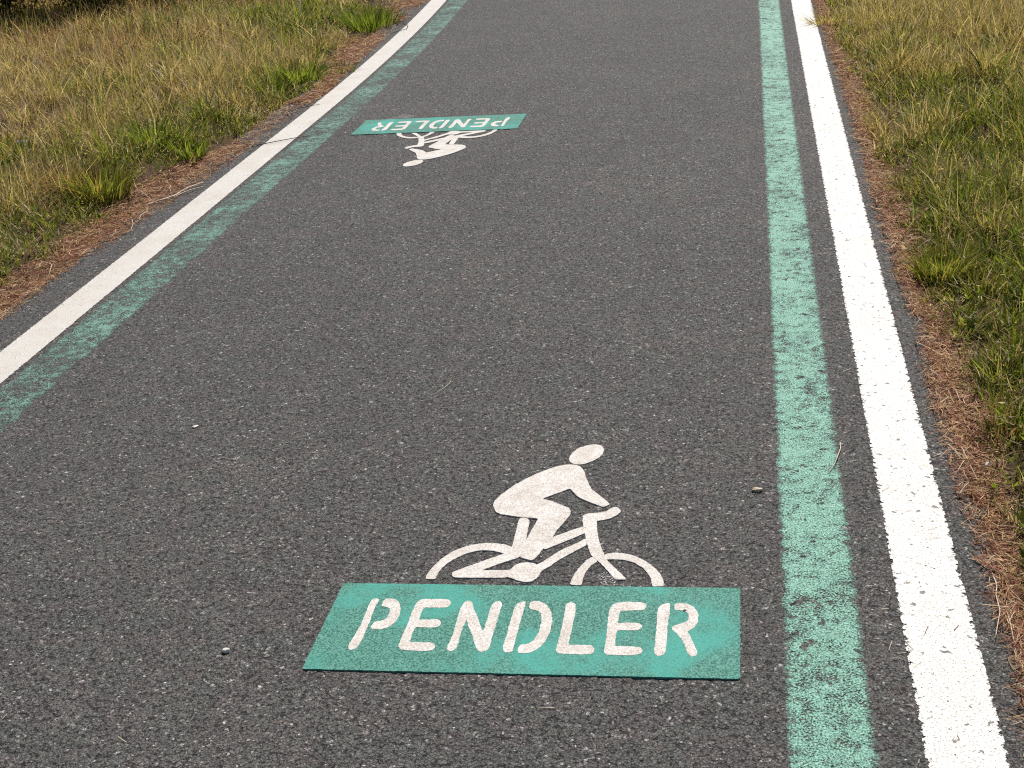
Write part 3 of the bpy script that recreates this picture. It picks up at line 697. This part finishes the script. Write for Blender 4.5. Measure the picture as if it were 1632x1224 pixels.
SL = [([(-2.867, 6.56), (-2.813, 6.418), (-2.736, 6.249)], 'thin pale stalk coming down to the middle of the long dead branch'),
      ([(-3.088, 6.621), (-2.974, 6.393), (-2.783, 6.148)], 'long thin pale stalk reaching from the dense rounded tuft to the dead branch'),
      ([(-2.747, 5.982), (-2.752, 5.924), (-2.739, 5.856)], 'short bent pale stalk just below the thick end of the dead branch'),
      ([(-2.77, 5.854), (-2.732, 5.774), (-2.703, 5.677)], 'hooked pale stalk hanging over the asphalt below the dead branch'),
      ([(-2.98, 5.35), (-2.90, 5.30), (-2.86, 5.18)], 'curved pale stalk in the widest patch of brown litter by the cream line'),
      ([(-2.70, 8.02), (-2.66, 7.93)], 'short pale stalk next to the short dark twig at the cream line'),
      ([(-2.80, 9.9), (-2.74, 9.7)], 'short pale stalk past the low leafy patch at the cream line'),
      ([(-2.83, 10.4), (-2.76, 10.15)], 'pale stalk between the leafy patch and the curled dark twig')]
for p, lab in SL: stalk(p, 0.0021, MAT['straw'], 'straw', lab, GL, 0.006)
stalk([(-2.63, 7.222), (-2.497, 7.314), (-2.39, 7.402)], 0.0026, MAT['twig'], 'twig', 'straight dark twig standing in for a stalk shadow across the cream line', None, 0.002, 'twig')  # added dark tube takes the place of a grass stalk's shadow
stalk([(-2.86, 11.36), (-2.725, 11.233), (-2.644, 11.046), (-2.621, 10.881), (-2.70, 10.76)], 0.0030, MAT['twig'], 'twig', 'curled dark twig looping over the cream line', None, 0.003, 'twig')
stalk([(-2.70, 8.07), (-2.56, 8.22)], 0.0022, MAT['twig'], 'twig', 'short dark twig poking over the edge of the cream line by the leafy patch', None, 0.003, 'twig')
stalk([(0.225, 3.519), (0.224, 3.48), (0.215, 3.436), (0.203, 3.385), (0.186, 3.346)], 0.0017, MAT['straw'], 'twig', 'curved tan twig lying on the edge of the pale green stripe', None, 0.003, 'twig')
stalk([(-0.931, 3.974), (-0.931, 3.945), (-0.938, 3.918), (-0.963, 3.869)], 0.0010, MAT['straw'], 'straw', 'small curved pale straw on the bare asphalt between the two symbols', None, 0.001)

def stone(x, y, r, sq, mat, label, seed, rz=0.0, name='pebble', zoff=0.0):
    bm = bmesh.new(); bmesh.ops.create_icosphere(bm, subdivisions=3, radius=1.0)
    for v in bm.verts:
        c = v.co
        k = 1 + 0.30 * (float(vnoise(np.array([c.x * 1.5 + seed]), np.array([c.y * 1.5 + c.z * 1.9]), seed)[0]) - 0.5) * 1.6
        v.co = Vector((c.x * k * r * sq[0], c.y * k * r * sq[1], max(c.z, -0.55) * k * r * sq[2]))
    me = bpy.data.meshes.new(name); bm.to_mesh(me); bm.free()
    z = min(v.co.z for v in me.vertices)
    o = put(name, me, mat, smooth=True); o.location = (x, y, float(surf(x, y)) - z - 0.001 + zoff); o.rotation_euler = (0, 0, rz)
    return tag(o, label, 'stone')
stone(0.004, 3.25, 0.010, (1.3, 1.0, 0.55), MAT['stone'], 'tan rough pebble lying on the asphalt beside the pale green stripe', 3, 0.2)
stone(-1.145, 2.485, 0.0075, (1.2, 0.9, 0.8), MAT['pale'], 'cream pebble on the asphalt off the P end of the upright panel', 5)
stone(-1.65, 3.65, 0.0085, (1.1, 0.9, 0.35), MAT['pale'], 'flat white chip alone on the open asphalt', 8, 0.8, 'stone_chip')
stone(-3.99, 7.26, 0.038, (1.2, 0.8, 0.6), MAT['grey'], 'grey stone half hidden in the golden grass', 11, 0.3, 'stone', 0.03)
stone(0.535, 2.916, 0.006, (1.2, 0.9, 0.8), MAT['pale'], 'tiny white pebble beside the orange cigarette butt', 13, 0.3, 'pebble', 0.008)
stone(-0.155, 2.678, 0.0032, (1.2, 0.9, 0.7), MAT['grey'], 'dark speck of grit near the R end of the upright panel', 15, 0.3, 'grit', 0.003)

def butt(x, y, r, L, rz, tilt, mat, label, tipmat):
    bm = bmesh.new(); prof = [(-0.5, 0.0), (-0.5, 0.82), (-0.46, 0.97), (-0.1, 1.0), (0.25, 0.97), (0.45, 1.02), (0.5, 0.85), (0.47, 0.0)]
    ns = 16; rings = []
    for i, (t_, rr) in enumerate(prof):
        rings.append([bm.verts.new((t_ * L, r * rr * math.cos(6.2832 * k / ns) * (1 + 0.06 * math.sin(2.3 * i)), r * 0.92 * rr * math.sin(6.2832 * k / ns))) for k in range(ns)] if rr > 0 else [bm.verts.new((t_ * L, 0, 0))])
    for a, b in zip(rings[:-1], rings[1:]):
        for k in range(ns):
            j = (k + 1) % ns
            if len(a) == 1: bm.faces.new((a[0], b[j], b[k]))
            elif len(b) == 1: bm.faces.new((a[k], a[j], b[0]))
            else: bm.faces.new((a[k], a[j], b[j], b[k]))
    bmesh.ops.recalc_face_normals(bm, faces=bm.faces)
    me = bpy.data.meshes.new('cigarette_butt'); bm.to_mesh(me); bm.free()
    me.materials.append(mat); me.materials.append(tipmat)
    for p in me.polygons:
        if p.center.x > 0.44 * L or p.center.x < -0.47 * L: p.material_index = 1
    o = put('cigarette_butt', me, None, smooth=True); o.location = (x, y, float(surf(x, y)) + r + 0.012); o.rotation_euler = (0, tilt, rz)
    return tag(o, label, 'cigarette butt')
butt(0.549, 2.945, 0.0042, 0.017, math.radians(-38), 0.15, MAT['cork'], 'orange cigarette butt on the brown litter beyond the bright white line', MAT['paper'])
butt(0.591, 3.43, 0.0045, 0.014, math.radians(60), -0.5, MAT['paper'], 'white cigarette butt at the grass edge beyond the bright white line', MAT['paper'])
